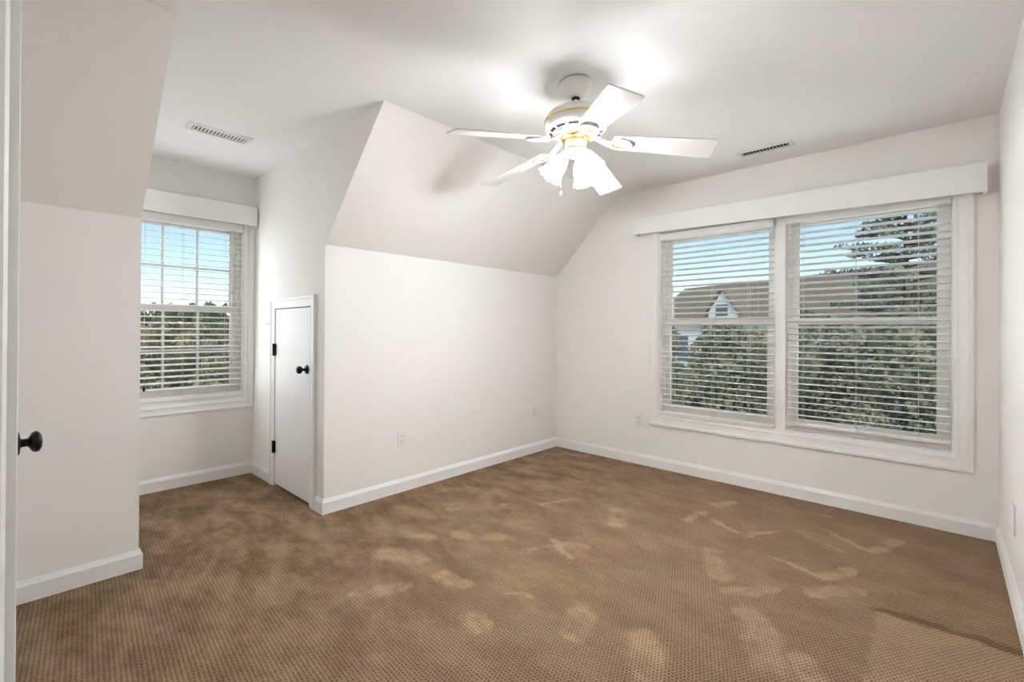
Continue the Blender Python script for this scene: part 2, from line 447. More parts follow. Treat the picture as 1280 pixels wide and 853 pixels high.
# inner stop moulding and sill slope of the pair of windows
mm = MB(); rect_bars(mm, WX0, WX1, WZ0, WZ1, 0.012, 0.0, -0.15, back_place, 0.022); struct(mm.build('trim_2', M_trim))
mm = MB(); mm.box(2.015, 2.080, 0.006, 0.14, WZ0 + 0.0225, WZ1 - 0.0125); struct(mm.build('trim_3', M_trim, bevel=0.003))   # mullion post

mm = MB(); mm.sweep([(DY0, DZ0), (DY0, DZ1), (DY1, DZ1), (DY1, DZ0)], CAS[:3] + [(0.02, 0.016), (0.028, 0.016), (0.030, 0)], True, dormer_place)
mm2 = MB()
casp = [(DY1, DZ1 + 0.0), (DY1, DZ0), (DY0, DZ0)]
mm2.sweep([(DY0 + 0.002, DZ0), (DY1, DZ0), (DY1, DZ1)], [(-o, h) for o, h in [(0.0305, 0), (0.0305, 0.016), (0.055, 0.017), (0.062, 0.021), (0.074, 0.021), (0.079, 0.014), (0.079, 0)]], False, dormer_place)
mm.face_block(mm2.v, mm2.f); struct(mm.build('trim_4', M_trim))
mm = MB(); rect_bars(mm, DY0, DY1, DZ0, DZ1, 0.012, 0.0, -0.15, dormer_place, 0.022); struct(mm.build('trim_5', M_trim))
# access door casing (no bottom member)
mm = MB(); mm.sweep([(AX0 + 0.004, 0.0), (AX0 + 0.004, AZ1), (AX1 - 0.004, AZ1), (AX1 - 0.004, 0.0)], [(o * 0.92, h) for o, h in CAS], False, side_place)
struct(mm.build('trim_6', M_trim))
# closet doorway casing on the front wall
mm = MB(); mm.sweep([(CX0, 0.0), (CX0, 2.05), (CX1, 2.05), (CX1, 0.0)], CAS, False, lambda u, v, h: (u, YF + h, v)); struct(mm.build('trim_7', M_trim))

# ------------------------------------------------------------------ double-hung windows
def window(name, x0, x1, z0, z1, zmeet, place, cols=0, rows=1, depth=0.0):
    """x, z in the wall plane, depth towards outdoors is negative h"""
    root = struct_root(name, place((x0 + x1) / 2, z0, -0.08))
    inv = Matrix.Translation(-Vector(root.location))
    loc = lambda u, v, h: tuple(inv @ Vector(place(u, v, h)))
    f = MB(); rect_bars(f, x0, x1, z0, z1, 0.022, -0.045, -0.125, loc); f.build('window_frame', M_vinyl, root)
    ix0, ix1, iz0, iz1 = x0 + 0.0225, x1 - 0.0225, z0 + 0.0225, z1 - 0.0225
    for nm, a, b_, d0, wb in (('upper_sash', zmeet - 0.022, iz1, -0.090, 0.036), ('lower_sash', iz0, zmeet + 0.024, -0.050, 0.058)):
        s_ = MB(); rect_bars(s_, ix0, ix1, a, b_, 0.044, d0, d0 - 0.034, loc, wb)
        gx0, gx1, gz0, gz1 = ix0 + 0.044, ix1 - 0.044, a + wb, b_ - 0.044
        for c in range(1, cols):
            x = gx0 + (gx1 - gx0) * c / cols; plate(s_, x - 0.008, x + 0.008, gz0, gz1, d0 - 0.008, d0 - 0.026, loc)
        if cols:
            for r in range(1, rows):
                z = gz0 + (gz1 - gz0) * r / rows; plate(s_, gx0, gx1, z - 0.008, z + 0.008, d0 - 0.010, d0 - 0.024, loc)
        so = s_.build(nm, M_vinyl, root, bevel=0.002)
        g = MB(); plate(g, gx0, gx1, gz0, gz1, d0 - 0.016, d0 - 0.0185, loc); g.build('glass', M_glass, so)
    for fr in (0.27, 0.73):
        x = ix0 + (ix1 - ix0) * fr; k = MB()
        plate(k, x - 0.022, x + 0.022, zmeet + 0.0245, zmeet + 0.029, -0.052, -0.080, loc)
        plate(k, x - 0.006, x + 0.016, zmeet + 0.029, zmeet + 0.038, -0.052, -0.066, loc)
        lk = k.build('sash_lock', M_lock, root); lk['label'] = 'small dark metal sash lock'
    return root
window('window_2', WX0 + 0.0125, 2.0145, WZ0 + 0.0225, WZ1 - 0.0125, 1.262, back_place)
window('window_3', 2.0805, WX1 - 0.0125, WZ0 + 0.0225, WZ1 - 0.0125, 1.262, back_place)
window('window_1', DY0 + 0.0125, DY1 - 0.0125, DZ0 + 0.0225, DZ1 - 0.0125, 1.345, dormer_place, 3, 2)

# ------------------------------------------------------------------ window blinds
def blind(label, x0, x1, ztop, zbot, place, tilt, ladders, wand=None, tassel=None, tassel_mat=None, pitch=0.0455, hb=0.058, crown_h=0.005, rail=0.018):
    root = thing('venetian_blind', label, 'blind', place((x0 + x1) / 2, ztop, 0.0), 'white slatted blinds in the windows')
    inv = Matrix.Translation(-Vector(root.location))
    loc = lambda u, v, h: tuple(inv @ Vector(place(u, v, h)))
    C0 = -0.012                                               # blind hangs around this depth
    h = MB(); plate(h, x0, x1, ztop - hb, ztop, C0 + 0.030, C0 - 0.022, loc); h.build('head_rail', M_slat, root, bevel=0.003)
    s_ = MB(); z = ztop - hb - 0.028
    zend = zbot + rail + 0.012
    n = int(round((z - zend) / pitch)); p = (z - zend) / n
    N = 6; wd = 0.051
    for i in range(n):
        zc = z - i * p; vs = []
        for side in (0, 1):
            for j in range(N + 1):
                t = j / N - 0.5; crown = crown_h * (1 - 4 * t * t)
                dd = t * wd; zz = crown - side * 0.0032
                hh = dd * math.cos(tilt) - zz * math.sin(tilt); vz = dd * math.sin(tilt) + zz * math.cos(tilt)
                for x in (x0 + 0.004, x1 - 0.004): vs.append(loc(x, zc + vz, C0 + hh))
        M2 = 2 * (N + 1); fs = []
        for j in range(N):
            fs.append((2 * j, 2 * j + 1, 2 * j + 3, 2 * j + 2)); fs.append((M2 + 2 * j, M2 + 2 * j + 2, M2 + 2 * j + 3, M2 + 2 * j + 1))
        fs.append((0, M2, M2 + 1, 1)); fs.append((2 * N, 2 * N + 1, M2 + 2 * N + 1, M2 + 2 * N))
        for q in (0, 1):
            fs.append(tuple([2 * j + q for j in range(N + 1)] + [M2 + 2 * j + q for j in range(N, -1, -1)]))
        s_.face_block(vs, fs)
    s_.build('slats', M_slat, root)
    b_ = MB(); plate(b_, x0 + 0.002, x1 - 0.002, zbot, zbot + rail, C0 + 0.025, C0 - 0.025, loc); b_.build('bottom_rail', M_slat, root, bevel=0.003)
    for fr in ladders:
        x = x0 + (x1 - x0) * fr; c = MB()
        for d in (0.0275, -0.0275):
            c.tube([loc(x, ztop - hb, C0 + d), loc(x, zbot + 0.015, C0 + d)], 0.0011, 5)
        c.build('ladder_cord', M_cord, root)
    if wand:
        x = x0 + (x1 - x0) * wand[0]; c = MB()
        c.tube([loc(x, ztop - hb + 0.004, C0 + 0.036), loc(x, wand[1], C0 + 0.038)], 0.0036, 6)
        c.build('tilt_wand', M_slat if len(wand) < 3 else wand[2], root)
    if tassel:
        x = x0 + (x1 - x0) * tassel[0]; c = MB()
        c.tube([loc(x, ztop - hb + 0.004, C0 + 0.036), loc(x, tassel[1] + 0.03, C0 + 0.036)], 0.0010, 5)
        po = c.build('pull_cord', M_cord, root)
        q = Vector(loc(x, tassel[1], C0 + 0.036)); t = MB()
        t.lathe([(0.003, 0.034), (0.0055, 0.026), (0.0085, 0.006), (0.008, 0.0), (0.003, -0.001)], 12, Matrix.Translation(q)); t.build('tassel', tassel_mat or M_wood, po)
    return root
blind('white slatted blind in the narrower left window of the pair, lowered to the sill', 1.1255, 2.006, 2.024, 0.4765, back_place, math.radians(9), (0.13, 0.5, 0.80), None, (0.885, 1.135))
blind('white slatted blind in the window nearest the right wall, bottom rail above the sill', 2.086, 2.9565, 2.024, 0.516, back_place, math.radians(9), (0.12, 0.47, 0.83), (0.10, 1.36, M_cord))
blind('white slatted blind in the dormer window beside the small access door', DY0 + 0.0135, DY1 - 0.0135, 2.036, 0.6500, dormer_place, math.radians(-9), (0.12, 0.5, 0.86), (0.90, 0.90), (0.205, 0.74), M_black, crown_h=0.0025, rail=0.036)

# ------------------------------------------------------------------ valance boards over the windows
def valance_board(name, label, pts, z, place, hgt, dep, back):
    """board along pts (u0,u1), with bottoms z=(z0,z1); returns to the wall at both ends"""
    root = thing(name, label, 'valance', place((pts[0] + pts[1]) / 2, (z[0] + z[1]) / 2, 0))
    inv = Matrix.Translation(-Vector(root.location)); loc = lambda u, v, h: tuple(inv @ Vector(place(u, v, h)))
    u0, u1 = pts; th = 0.018
    def slab(a, b_, h0, h1, zlo_off, zhi_off):
        mm = MB(); vs = []
        for h in (h0, h1):
            for u, zz in ((a, 0), (b_, 0), (b_, 1), (a, 1)):
                f = (u - u0) / (u1 - u0); zb = z[0] + (z[1] - z[0]) * f; ht = hgt[0] + (hgt[1] - hgt[0]) * f
                vs.append(loc(u, zb + (ht + zhi_off if zz else zlo_off), h))
        mm.face_block(vs, [(0, 1, 2, 3), (7, 6, 5, 4), (0, 4, 5, 1), (1, 5, 6, 2), (2, 6, 7, 3), (3, 7, 4, 0)]); return mm
    slab(u0, u1, dep - th, dep, 0, 0).build('front_board', M_trim, root, bevel=0.003)
    slab(u0, u0 + th, back, dep - th, 0, 0).build('end_return', M_trim, root)
    slab(u1 - th, u1, back, dep - th, 0, 0).build('end_return', M_trim, root)
    slab(u0 + th, u1 - th, back, dep - th, hgt[0] * 0.62, -0.004).build('top_board', M_trim, root)
    return root
valance_board('window_valance', 'long white box valance board mounted over the pair of windows', (0.916, 3.104), (2.034, 1.986), back_place, (0.148, 0.166), 0.100, 0.0215)
valance_board('window_valance', 'short white box valance board over the dormer window', (-3.372, -2.462), (2.024, 2.030), dormer_place, (0.151, 0.151), 0.110, 0.0215)

# ------------------------------------------------------------------ doors
# door_1: small access door in the dormer side wall
d1 = struct_root('door_1', (AX0, YK, 0))
D1 = Matrix.Translation((-AX0, -YK, 0))
mm = MB(); mm.box(AX0 + 0.007, AX1 - 0.007, YK - 0.004, YK + 0.030, 0.018, AZ1 - 0.006, D1); mm.build('door_leaf', M_door, d1, bevel=0.002)
for z in (1.034, 0.297):
    mm = MB()
    mm.lathe([(0.0065, z - 0.046), (0.0085, z - 0.044), (0.0085, z + 0.044), (0.0065, z + 0.046)], 14, D1 @ Matrix.Translation((AX0 + 0.004, YK - 0.017, 0)))
    mm.box(AX0 - 0.012, AX0 + 0.022, YK - 0.0170, YK - 0.0045, z - 0.043, z + 0.043, D1)
    h = mm.build('hinge', M_hinge, d1); h['label'] = 'black butt hinge'
def knob_mesh(M):
    mm = MB()
    mm.lathe([(0.031, 0.0), (0.031, 0.004), (0.026, 0.009), (0.013, 0.011), (0.010, 0.016), (0.010, 0.030), (0.014, 0.034), (0.0235, 0.042), (0.0265, 0.052), (0.0245, 0.061), (0.017, 0.068), (0.006, 0.0705)], 28, M)
    return mm
k = knob_mesh(D1 @ Matrix.Translation((-0.248, YK - 0.004, 0.916)) @ Matrix.Rotation(math.pi / 2, 4, 'X')).build('door_knob', M_black, d1); k['label'] = 'round black knob with rosette'
# door_2: closet door standing slightly ajar at the left edge of the view
HX, HY = 0.482, -3.843
ang = math.atan2(-3.8120 - (HY), 1.245 - HX)
d2 = struct_root('door_2', (HX, HY, 0)); d2.rotation_euler = (0, 0, ang)
L2 = math.hypot(1.245 - HX, -3.8120 - HY)
mm = MB(); mm.box(0, L2, -0.024, 0, 0.016, 2.04); mm.build('door_leaf', M_door, d2, bevel=0.002)
k = knob_mesh(Matrix.Translation((L2 - 0.062, 0, 0.893)) @ Matrix.Rotation(-math.pi / 2, 4, 'X') @ Matrix.Diagonal((1.04, 1.04, 0.68, 1))).build('door_knob', M_black, d2); k['label'] = 'dark bronze round knob'
for z in (0.25, 1.05, 1.82):
    mm = MB(); mm.lathe([(0.006, z - 0.045), (0.008, z - 0.043), (0.008, z + 0.043), (0.006, z + 0.045)], 12, Matrix.Translation((-0.008, 0.008, 0))); mm.build('hinge', M_hinge, d2)

# small white hook beside the access door
hk = thing('wall_hook', 'tiny white hook on the dormer side wall left of the access door', 'hook', (-0.957, YK, 1.231))
mm = MB(); mm.lathe([(0.011, 0), (0.011, 0.003), (0.005, 0.005)], 16, Matrix.Rotation(math.pi / 2, 4, 'X')); mm.build('hook_base', M_plate, hk)
mm = MB(); mm.tube([(0, -0.004, 0.002), (0, -0.016, 0.0), (0, -0.024, 0.004), (0, -0.026, 0.012)], 0.003, 8); mm.build('hook_arm', M_plate, hk)

# ------------------------------------------------------------------ outlets and plates
def plate_thing(name, label, cat, loc, rotz, duplex, w=0.074, hgt=0.118):
    root = thing(name, label, cat, loc); root.rotation_euler = (0, 0, rotz)   # local: wall at y=0, room towards -y
    mm = MB(); mm.box(-w / 2, w / 2, -0.006, 0, -hgt / 2, hgt / 2); mm.build('cover_plate', M_plate, root, bevel=0.0025)
    if duplex:
        for s in (1, -1):
            r = MB(); z0 = s * 0.0195
            pts = [(0.0165 * math.cos(a) if abs(math.cos(a)) < 0.9 else 0.0150 * (1 if math.cos(a) > 0 else -1), z0 + 0.0145 * math.sin(a)) for a in [2 * math.pi * i / 20 for i in range(20)]]
            r.prism(pts, -0.0085, -0.006, 1); rc = r.build('receptacle', M_plate, root)
            q = MB(); q.box(-0.0075, -0.0050, -0.0090, -0.0080, z0 - 0.003, z0 + 0.006); q.box(0.0050, 0.0075, -0.0090, -0.0080, z0 - 0.002, z0 + 0.005)
            q.box(-0.0022, 0.0022, -0.0090, -0.0080, z0 - 0.0105, z0 - 0.006); q.build('slots', M_slot, rc)
    zz = (0,) if duplex else (0.042, -0.042)
    for z in zz:
        q = MB(); q.lathe([(0.0030, 0), (0.0030, 0.0012), (0.0015, 0.0018)], 10, Matrix.Translation((0, -0.006, z)) @ Matrix.Rotation(math.pi / 2, 4, 'X')); q.build('screw', M_plate, root)
    return root
plate_thing('wall_outlet', 'white outlet plate on the left knee wall nearer the access door', 'outlet', (0, -1.863, 0.388), -math.pi / 2 + math.pi, True)
plate_thing('wall_plate', 'blank white cover plate on the knee wall near the far corner', 'wall plate', (0, -0.326, 0.402), math.pi / 2, False)
plate_thing('wall_outlet', 'white outlet just left of the window pair on the back wall', 'outlet', (0.930, 0, 0.394), 0, True)
plate_thing('wall_plate', 'white cover plate low on the right wall above the baseboard', 'wall plate', (XR, -0.79, 0.36), -math.pi / 2, False, 0.074, 0.13)

# ------------------------------------------------------------------ ceiling vents
def vent(label, cx, cy, L, Wd, rotz, nsl):
    root = thing('ceiling_vent', label, 'vent', (cx, cy, ZC), 'ceiling air vents'); root.rotation_euler = (0, 0, rotz)
    mm = MB()
    mm.sweep([(-L / 2, -Wd / 2), (-L / 2, Wd / 2), (L / 2, Wd / 2), (L / 2, -Wd / 2)], [(0, 0), (0, -0.004), (-0.012, -0.008), (-0.026, -0.009), (-0.028, 0)], True, lambda u, v, h: (u, v, h))
    mm.build('vent_frame', M_vent, root)
    a, b_ = L / 2 - 0.028, Wd / 2 - 0.028
    mm = MB(); mm.box(-a, a, -b_, b_, -0.0012, -0.0002); mm.build('duct_shade_sheet', M_dark, root)  # near-black sheet stands in for the shaded duct behind the louvres
    mm = MB()
    for i in range(nsl):
        x = -a + 2 * a * (i + 0.5) / nsl
        R_ = Matrix.Translation((x, 0, -0.0055)) @ Matrix.Rotation(math.radians(42), 4, 'Y')
        mm.box(-0.0055, 0.0055, -b_, b_, -0.0007, 0.0007, R_)
    mm.build('louvres', M_vent, root)
    return root
vent('white ceiling vent in front of the dormer window', -0.467, -2.925, 0.355, 0.135, math.radians(90), 15)
vent('white ceiling vent above the window pair valance', 2.025, -0.325, 0.345, 0.118, 0, 14)

# ------------------------------------------------------------------ ceiling fan
FX, FY = 1.567, -1.900
fan = thing('ceiling_fan', 'white five-blade ceiling fan with brass trim and three lit glass shades', 'ceiling fan', (FX, FY, ZC))
mm = MB(); mm.lathe([(0.072, 0.0), (0.072, -0.005), (0.079, -0.0055), (0.080, -0.020), (0.076, -0.036), (0.062, -0.056), (0.042, -0.073), (0.030, -0.080), (0.022, -0.081)], 40); cp = mm.build('canopy', M_fan, fan)
mm = MB(); mm.lathe([(0.0735, -0.0005), (0.0735, -0.0050)], 40); mm.build('canopy_gap_shade', M_dark, cp)  # dark ring painted in for the shade between canopy and ceiling
mm = MB(); mm.lathe([(0.019, -0.080), (0.021, -0.086), (0.016, -0.092)], 20); mm.build('ball_joint', M_dark, cp)
mm = MB(); mm.lathe([(0.0115, -0.088), (0.0115, -0.128)], 20); mm.build('downrod', M_fan, fan)
mm = MB(); mm.lathe([(0.016, -0.112), (0.024, -0.116), (0.052, -0.125), (0.100, -0.143), (0.138, -0.168), (0.153, -0.190), (0.1565, -0.200), (0.1565, -0.208), (0.1575, -0.212), (0.1575, -0.222), (0.152, -0.240), (0.136, -0.252), (0.112, -0.258), (0.108, -0.260), (0.108, -0.272), (0.094, -0.277), (0.05, -0.279)], 56)
mo = mm.build('motor_housing', M_fan, fan)
mm = MB(); mm.lathe([(0.1568, -0.199), (0.1592, -0.2005), (0.1592, -0.2075), (0.1568, -0.209)], 56, caps=False); g = mm.build('brass_band', M_gold, mo); g['label'] = 'brass band'
mm = MB()
for kk in range(12):
    a = 2 * math.pi * kk / 12
    Mx = Matrix.Rotation(a, 4, 'Z')
    vs = []; ns_ = 6
    for q in range(ns_ + 1):
        s = -0.20 + 0.40 * q / ns_
        for r, z in ((0.1325, -0.2535), (0.1155, -0.2578)):
            vs.append(Mx @ Vector((r * math.cos(s), r * math.sin(s), z - 0.0007)))
    mm.face_block(vs, [(2 * q, 2 * q + 1, 2 * q + 3, 2 * q + 2) for q in range(ns_)])
mm.build('cooling_slot_shade', M_dark, mo)  # near-black patches on the housing stand in for shade inside the slots
mm = MB(); mm.lathe([(0.070, -0.278), (0.078, -0.280), (0.080, -0.288), (0.074, -0.296), (0.052, -0.299)], 44); g = mm.build('flywheel', M_gold, mo); g['label'] = 'brass flywheel ring'
mm = MB(); mm.lathe([(0.048, -0.298), (0.053, -0.300), (0.0535, -0.335), (0.050, -0.340), (0.050, -0.343), (0.060, -0.346), (0.062, -0.356), (0.052, -0.368), (0.030, -0.376), (0.010, -0.380)], 40)
lk = mm.build('light_kit', M_fan, fan)

BZ = -0.320        # blade root height; the blades droop slightly towards their tips
def blade_mesh():
    mm = MB(); out = []
    r0, r1 = 0.185, 0.662
    pts = [(r0, -0.044), (r0 + 0.02, -0.054), (0.45, -0.067), (r1 - 0.014, -0.075), (r1 - 0.004, -0.072), (r1, -0.062), (r1, 0.062), (r1 - 0.004, 0.072), (r1 - 0.014, 0.075), (0.45, 0.067), (r0 + 0.02, 0.054), (r0, 0.044)]
    mm.prism(pts, BZ, BZ + 0.006, 2); return mm
def iron_mesh():
    mm = MB()
    # two-legged arm from the flywheel, spreading into an oval medallion under the blade
    for s in (-1, 1):
        mm.tube([(0.070, s * 0.013, -0.289), (0.100, s * 0.012, -0.298), (0.130, s * 0.011, -0.314), (0.158, s * 0.012, -0.325), (0.178, s * 0.020, -0.328)], [0.009, 0.008, 0.008, 0.008, 0.007], 10, 0.7)
    ring = [(0.222 + 0.052 * math.cos(a), 0.036 * math.sin(a), BZ - 0.006) for a in [2 * math.pi * i / 28 for i in range(29)]]
    mm.tube(ring, 0.0085, 10, 0.7)
    return mm
def oval_mesh():
    mm = MB()
    ring = [(0.222 + 0.0425 * math.cos(a), 0.0265 * math.sin(a), BZ - 0.0045) for a in [2 * math.pi * i / 28 for i in range(29)]]
    mm.tube(ring, 0.0042, 8)
    for x, y in ((0.196, 0), (0.246, 0.0), (0.222, 0.012)): mm.lathe([(0.0045, BZ - 0.0005), (0.0045, BZ - 0.003), (0.002, BZ - 0.0045)], 10, Matrix.Translation((x, y, 0)))
    return mm
me_b = me_i = me_o = None
for kk in range(5):
    a = math.radians(33.4 + 72 * kk)
    Mx = Matrix.Rotation(a, 4, 'Z') @ Matrix.Translation((0.19, 0, BZ)) @ Matrix.Rotation(math.radians(7.2), 4, 'Y') @ Matrix.Rotation(math.radians(-13), 4, 'X') @ Matrix.Translation((-0.19, 0, -BZ))
    if kk == 0:
        b0 = blade_mesh().build('blade', M_blade, fan, bevel=0.002); i0 = iron_mesh().build('blade_iron', M_fan, b0); o0 = oval_mesh().build('brass_oval', M_gold, i0)
        o0.parent = b0; o0['label'] = 'brass oval trim'; bl = b0
    else:
        bl = b0.copy(); COL.objects.link(bl); bl.parent = fan
        for c in (i0, o0):
            cc = c.copy(); COL.objects.link(cc); cc.parent = bl
    bl.matrix_local = Mx

# three bell shades, lit
def shade_mesh(M):
    mm = MB(); n = 36
    prof = [(0.020, 0.0), (0.024, 0.010), (0.031, 0.024), (0.040, 0.045), (0.0455, 0.068), (0.048, 0.090), (0.052, 0.110), (0.0585, 0.128), (0.0615, 0.134)]
    vs = []; fs = []
    for sgn, th in ((1, 0.0), (-1, 0.0022)):
        for r, z in prof:
            for k2 in range(n):
                an = 2 * math.pi * k2 / n; fl = max(0, (z - 0.09) / 0.044)
                rr = r - th + 0.0030 * fl * math.cos(9 * an)
                vs.append(M @ Vector((rr * math.cos(an), rr * math.sin(an), -(z + 0.003 * fl * math.cos(9 * an)))))
    m_ = len(prof)
    for w in (0, 1):
        for j in range(m_ - 1):
            for k2 in range(n):
                k3 = (k2 + 1) % n; o = w * m_ * n
                fs.append((o + j * n + k2, o + j * n + k3, o + (j + 1) * n + k3, o + (j + 1) * n + k2))
    for k2 in range(n):
        k3 = (k2 + 1) % n; a_, b_ = (m_ - 1) * n, (2 * m_ - 1) * n
        fs.append((a_ + k2, a_ + k3, b_ + k3, b_ + k2))
    mm.face_block(vs, fs, True); return mm
for az in (223, 343, 103):
    A = math.radians(az)
    Mx = Matrix.Rotation(A, 4, 'Z') @ Matrix.Translation((0.046, 0, -0.360)) @ Matrix.Rotation(math.radians(-36), 4, 'Y')
    mm = MB(); mm.lathe([(0.016, 0.012), (0.023, 0.004), (0.025, -0.010), (0.022, -0.016)], 24, Mx); mm.build('shade_holder', M_fan, lk)
    so = shade_mesh(Mx @ Matrix.Translation((0, 0, -0.010))).build('lamp_shade', M_shade, fan); so['label'] = 'lit frosted glass bell shade'
    mm = MB(); mm.lathe([(0.012, -0.02), (0.013, -0.060), (0.022, -0.090), (0.031, -0.115), (0.033, -0.130), (0.030, -0.146), (0.020, -0.158), (0.006, -0.163)], 20, Mx); mm.build('bulb', M_bulb, so)
# pull chains
cx, cy = -0.733 * 0.075 + 0.68 * 0.02, -0.68 * 0.075 - 0.733 * 0.02
mm = MB(); mm.tube([(-0.028, -0.030, -0.376), (cx, cy, -0.44), (cx, cy, -0.560)], 0.0011, 6)
pc = mm.build('pull_chain', M_cord, fan)
mm = MB(); mm.lathe([(0.002, -0.558), (0.0045, -0.562), (0.005, -0.572), (0.002, -0.577)], 12, Matrix.Translation((cx, cy, 0))); mm.build('chain_pull', M_fan, pc)

# ------------------------------------------------------------------ outdoors
GZ = -3.05
m = MB(); m.box(-140, 60, -60, 90, GZ - 0.2, GZ); struct(m.build('ground', M_grass))

def leaf_cloud(mm, lumps, n, size, rnd):
    tot = sum(l[3] ** 2 for l in lumps)
    for (x, y, z, r, sq) in lumps:
        for _ in range(int(n * r * r / tot)):
            d = Vector((rnd.gauss(0, 1), rnd.gauss(0, 1), rnd.gauss(0, 1))).normalized()
            q = Vector((x, y, z)) + Vector((d.x * r, d.y * r, d.z * r * sq)) * (0.55 + 0.5 * rnd.random() ** 0.5)
            a = Vector((rnd.gauss(0, 1), rnd.gauss(0, 1), rnd.gauss(0, 1))).normalized(); b_ = a.orthogonal().normalized()
            s1 = size * rnd.uniform(0.6, 1.3); s2 = s1 * rnd.uniform(0.45, 0.8)
            mm.face_block([q - a * s1, q + b_ * s2, q + a * s1, q - b_ * s2], [(0, 1, 2, 3)])
def leafy(name, label, cat, loc, hgt, rad, material, n, size, seed, group=None, trunk=0.09, low=0.15, full=False):
    rnd = random.Random(seed)
    root = thing(name, label, cat, loc, group)
    lumps = []
    for i in range(11):
        f = low + (1 - low) * (i + 0.5) / 11; w = (1.0 - 0.35 * max(0, (f - 0.7) / 0.3) ** 2) if full else math.sin(math.pi * min(0.97, 0.22 + 0.68 * f)) ** 0.7
        an = rnd.uniform(0, 6.28); rr = rad * w * rnd.uniform(0.15, 0.5)
        lumps.append((rr * math.cos(an), rr * math.sin(an), hgt * f, rad * w * rnd.uniform(0.45, 0.7), rnd.uniform(0.6, 0.85)))
    mm = MB(); leaf_cloud(mm, lumps, n, size, rnd); mm.build('foliage', material, root, recalc=False)
    t = MB(); t.tube([(0, 0, 0), (0.03, 0.02, hgt * 0.4), (0.0, 0.05, hgt * 0.8)], [trunk, trunk * 0.75, trunk * 0.3], 8); t.build('trunk', M_bark, root)
    return root
HG = 'leafy trees close outside the window pair'
hedge = [(-1.5, 5.2, 4.10), (0.5, 5.0, 4.05), (2.5, 5.1, 4.0), (4.5, 5.2, 4.1), (-2.5, 7.2, 4.25), (-0.5, 7.1, 4.2), (1.5, 7.3, 4.25), (3.5, 7.2, 4.3), (-3.5, 9.3, 4.15), (-1.5, 9.3, 4.3), (0.5, 9.4, 4.35), (2.5, 9.3, 4.4), (-4.4, 11.4, 4.0), (-2.4, 11.5, 4.3), (-0.4, 11.6, 4.3)]
for i, (x, y, hh) in enumerate(hedge):
    leafy('leafy_tree', 'dense green leafy tree in the hedge just outside the window pair', 'tree', (x, y, GZ), hh + 0.22, 0.94, M_leaf_a, 7500, 0.055, 10 + i, HG, 0.08, 0.05, True)
for i, (x, y, hh) in enumerate([(-0.9, 15.2, 5.3), (2.4, 15.6, 5.8)]):
    leafy('leafy_tree', ('rounded green tree rising behind the hedge beside the neighbour roof', 'rounded green tree rising behind the hedge next to the pine')[i], 'tree', (x, y, GZ), hh, 1.35, M_leaf_a, 8000, 0.075, 30 + i, None, 0.11, 0.05)

def pine(loc, hgt, rad, seed):
    rnd = random.Random(seed)
    root = thing('pine_tree', 'tall loose pine tree behind the window nearest the right wall', 'tree', loc)
    br = MB(); fo = MB()
    nb = 60
    for i in range(nb):
        f = 0.42 + 0.56 * i / nb; z = hgt * f; L = rad * (1.0 - 0.75 * max(0, (f - 0.55) / 0.45)) * rnd.uniform(0.55, 1.05); an = i * 2.4 + rnd.uniform(-0.4, 0.4)
        d = Vector((math.cos(an), math.sin(an), 0)); e_ = Vector((0, 0, z)) + d * L + Vector((0, 0, L * rnd.uniform(0.0, 0.28)))
        br.tube([(0, 0, z), tuple(Vector((0, 0, z)) * 0.45 + e_ * 0.55 - Vector((0, 0, 0.05 * L))), tuple(e_)], [0.03, 0.02, 0.008], 5)
        lumps = []
        for t in (0.35, 0.55, 0.75, 0.92):
            q = Vector((0, 0, z)).lerp(e_, t); lumps.append((q.x + rnd.uniform(-.12, .12), q.y + rnd.uniform(-.12, .12), q.z + 0.04, 0.22 * rnd.uniform(0.8, 1.25), 0.42))
        leaf_cloud(fo, lumps, 190, 0.055, rnd)
    fo.build('foliage', M_leaf_b, root, recalc=False); br.build('branches', M_bark, root)
    t = MB(); t.tube([(0, 0, 0), (0.05, 0, hgt * 0.5), (0, 0.04, hgt * 0.99)], [0.14, 0.10, 0.02], 10); t.build('trunk', M_bark, root)
    return root
pine((2.15, 12.6, GZ), 8.4, 2.5, 5)

# neighbour's house beyond the hedge
M_roof = paint('house_roof_shingles', S(128, 116, 100), 0.9, 0.12, 3.0, 0.3, 12)
M_siding = paint('house_white_siding', S(232, 232, 228), 0.7, 0.03, 2.0, 0.1, 8)
M_pane = paint('house_dark_window', S(96, 108, 118), 0.2, 0.1, 2.0, 0.0)
hs = thing('house', 'white neighbour house with brown shingle roof and gabled dormer beyond the hedge', 'house', (-9.0, 25.0, GZ))
hs.rotation_euler = (0, 0, math.atan2(-4.1, 9.14))
RZ = 6.80; EZ = 4.70; HD = 3.1                     # ridge, eaves, half depth (local)
mm = MB(); mm.prism([(-HD + 0.3, 0), (HD - 0.3, 0), (HD - 0.3, EZ + 0.1), (0, RZ - 0.15), (-HD + 0.3, EZ + 0.1)], 0.3, 13.5, 0); mm.build('walls', M_siding, hs)
mm = MB(); mm.prism([(-HD, EZ - 0.05), (0, RZ - 0.06), (HD, EZ - 0.05), (HD, EZ + 0.1), (0, RZ + 0.1), (-HD, EZ + 0.1)], 0.0, 13.8, 0); mm.build('roof', M_roof, hs)
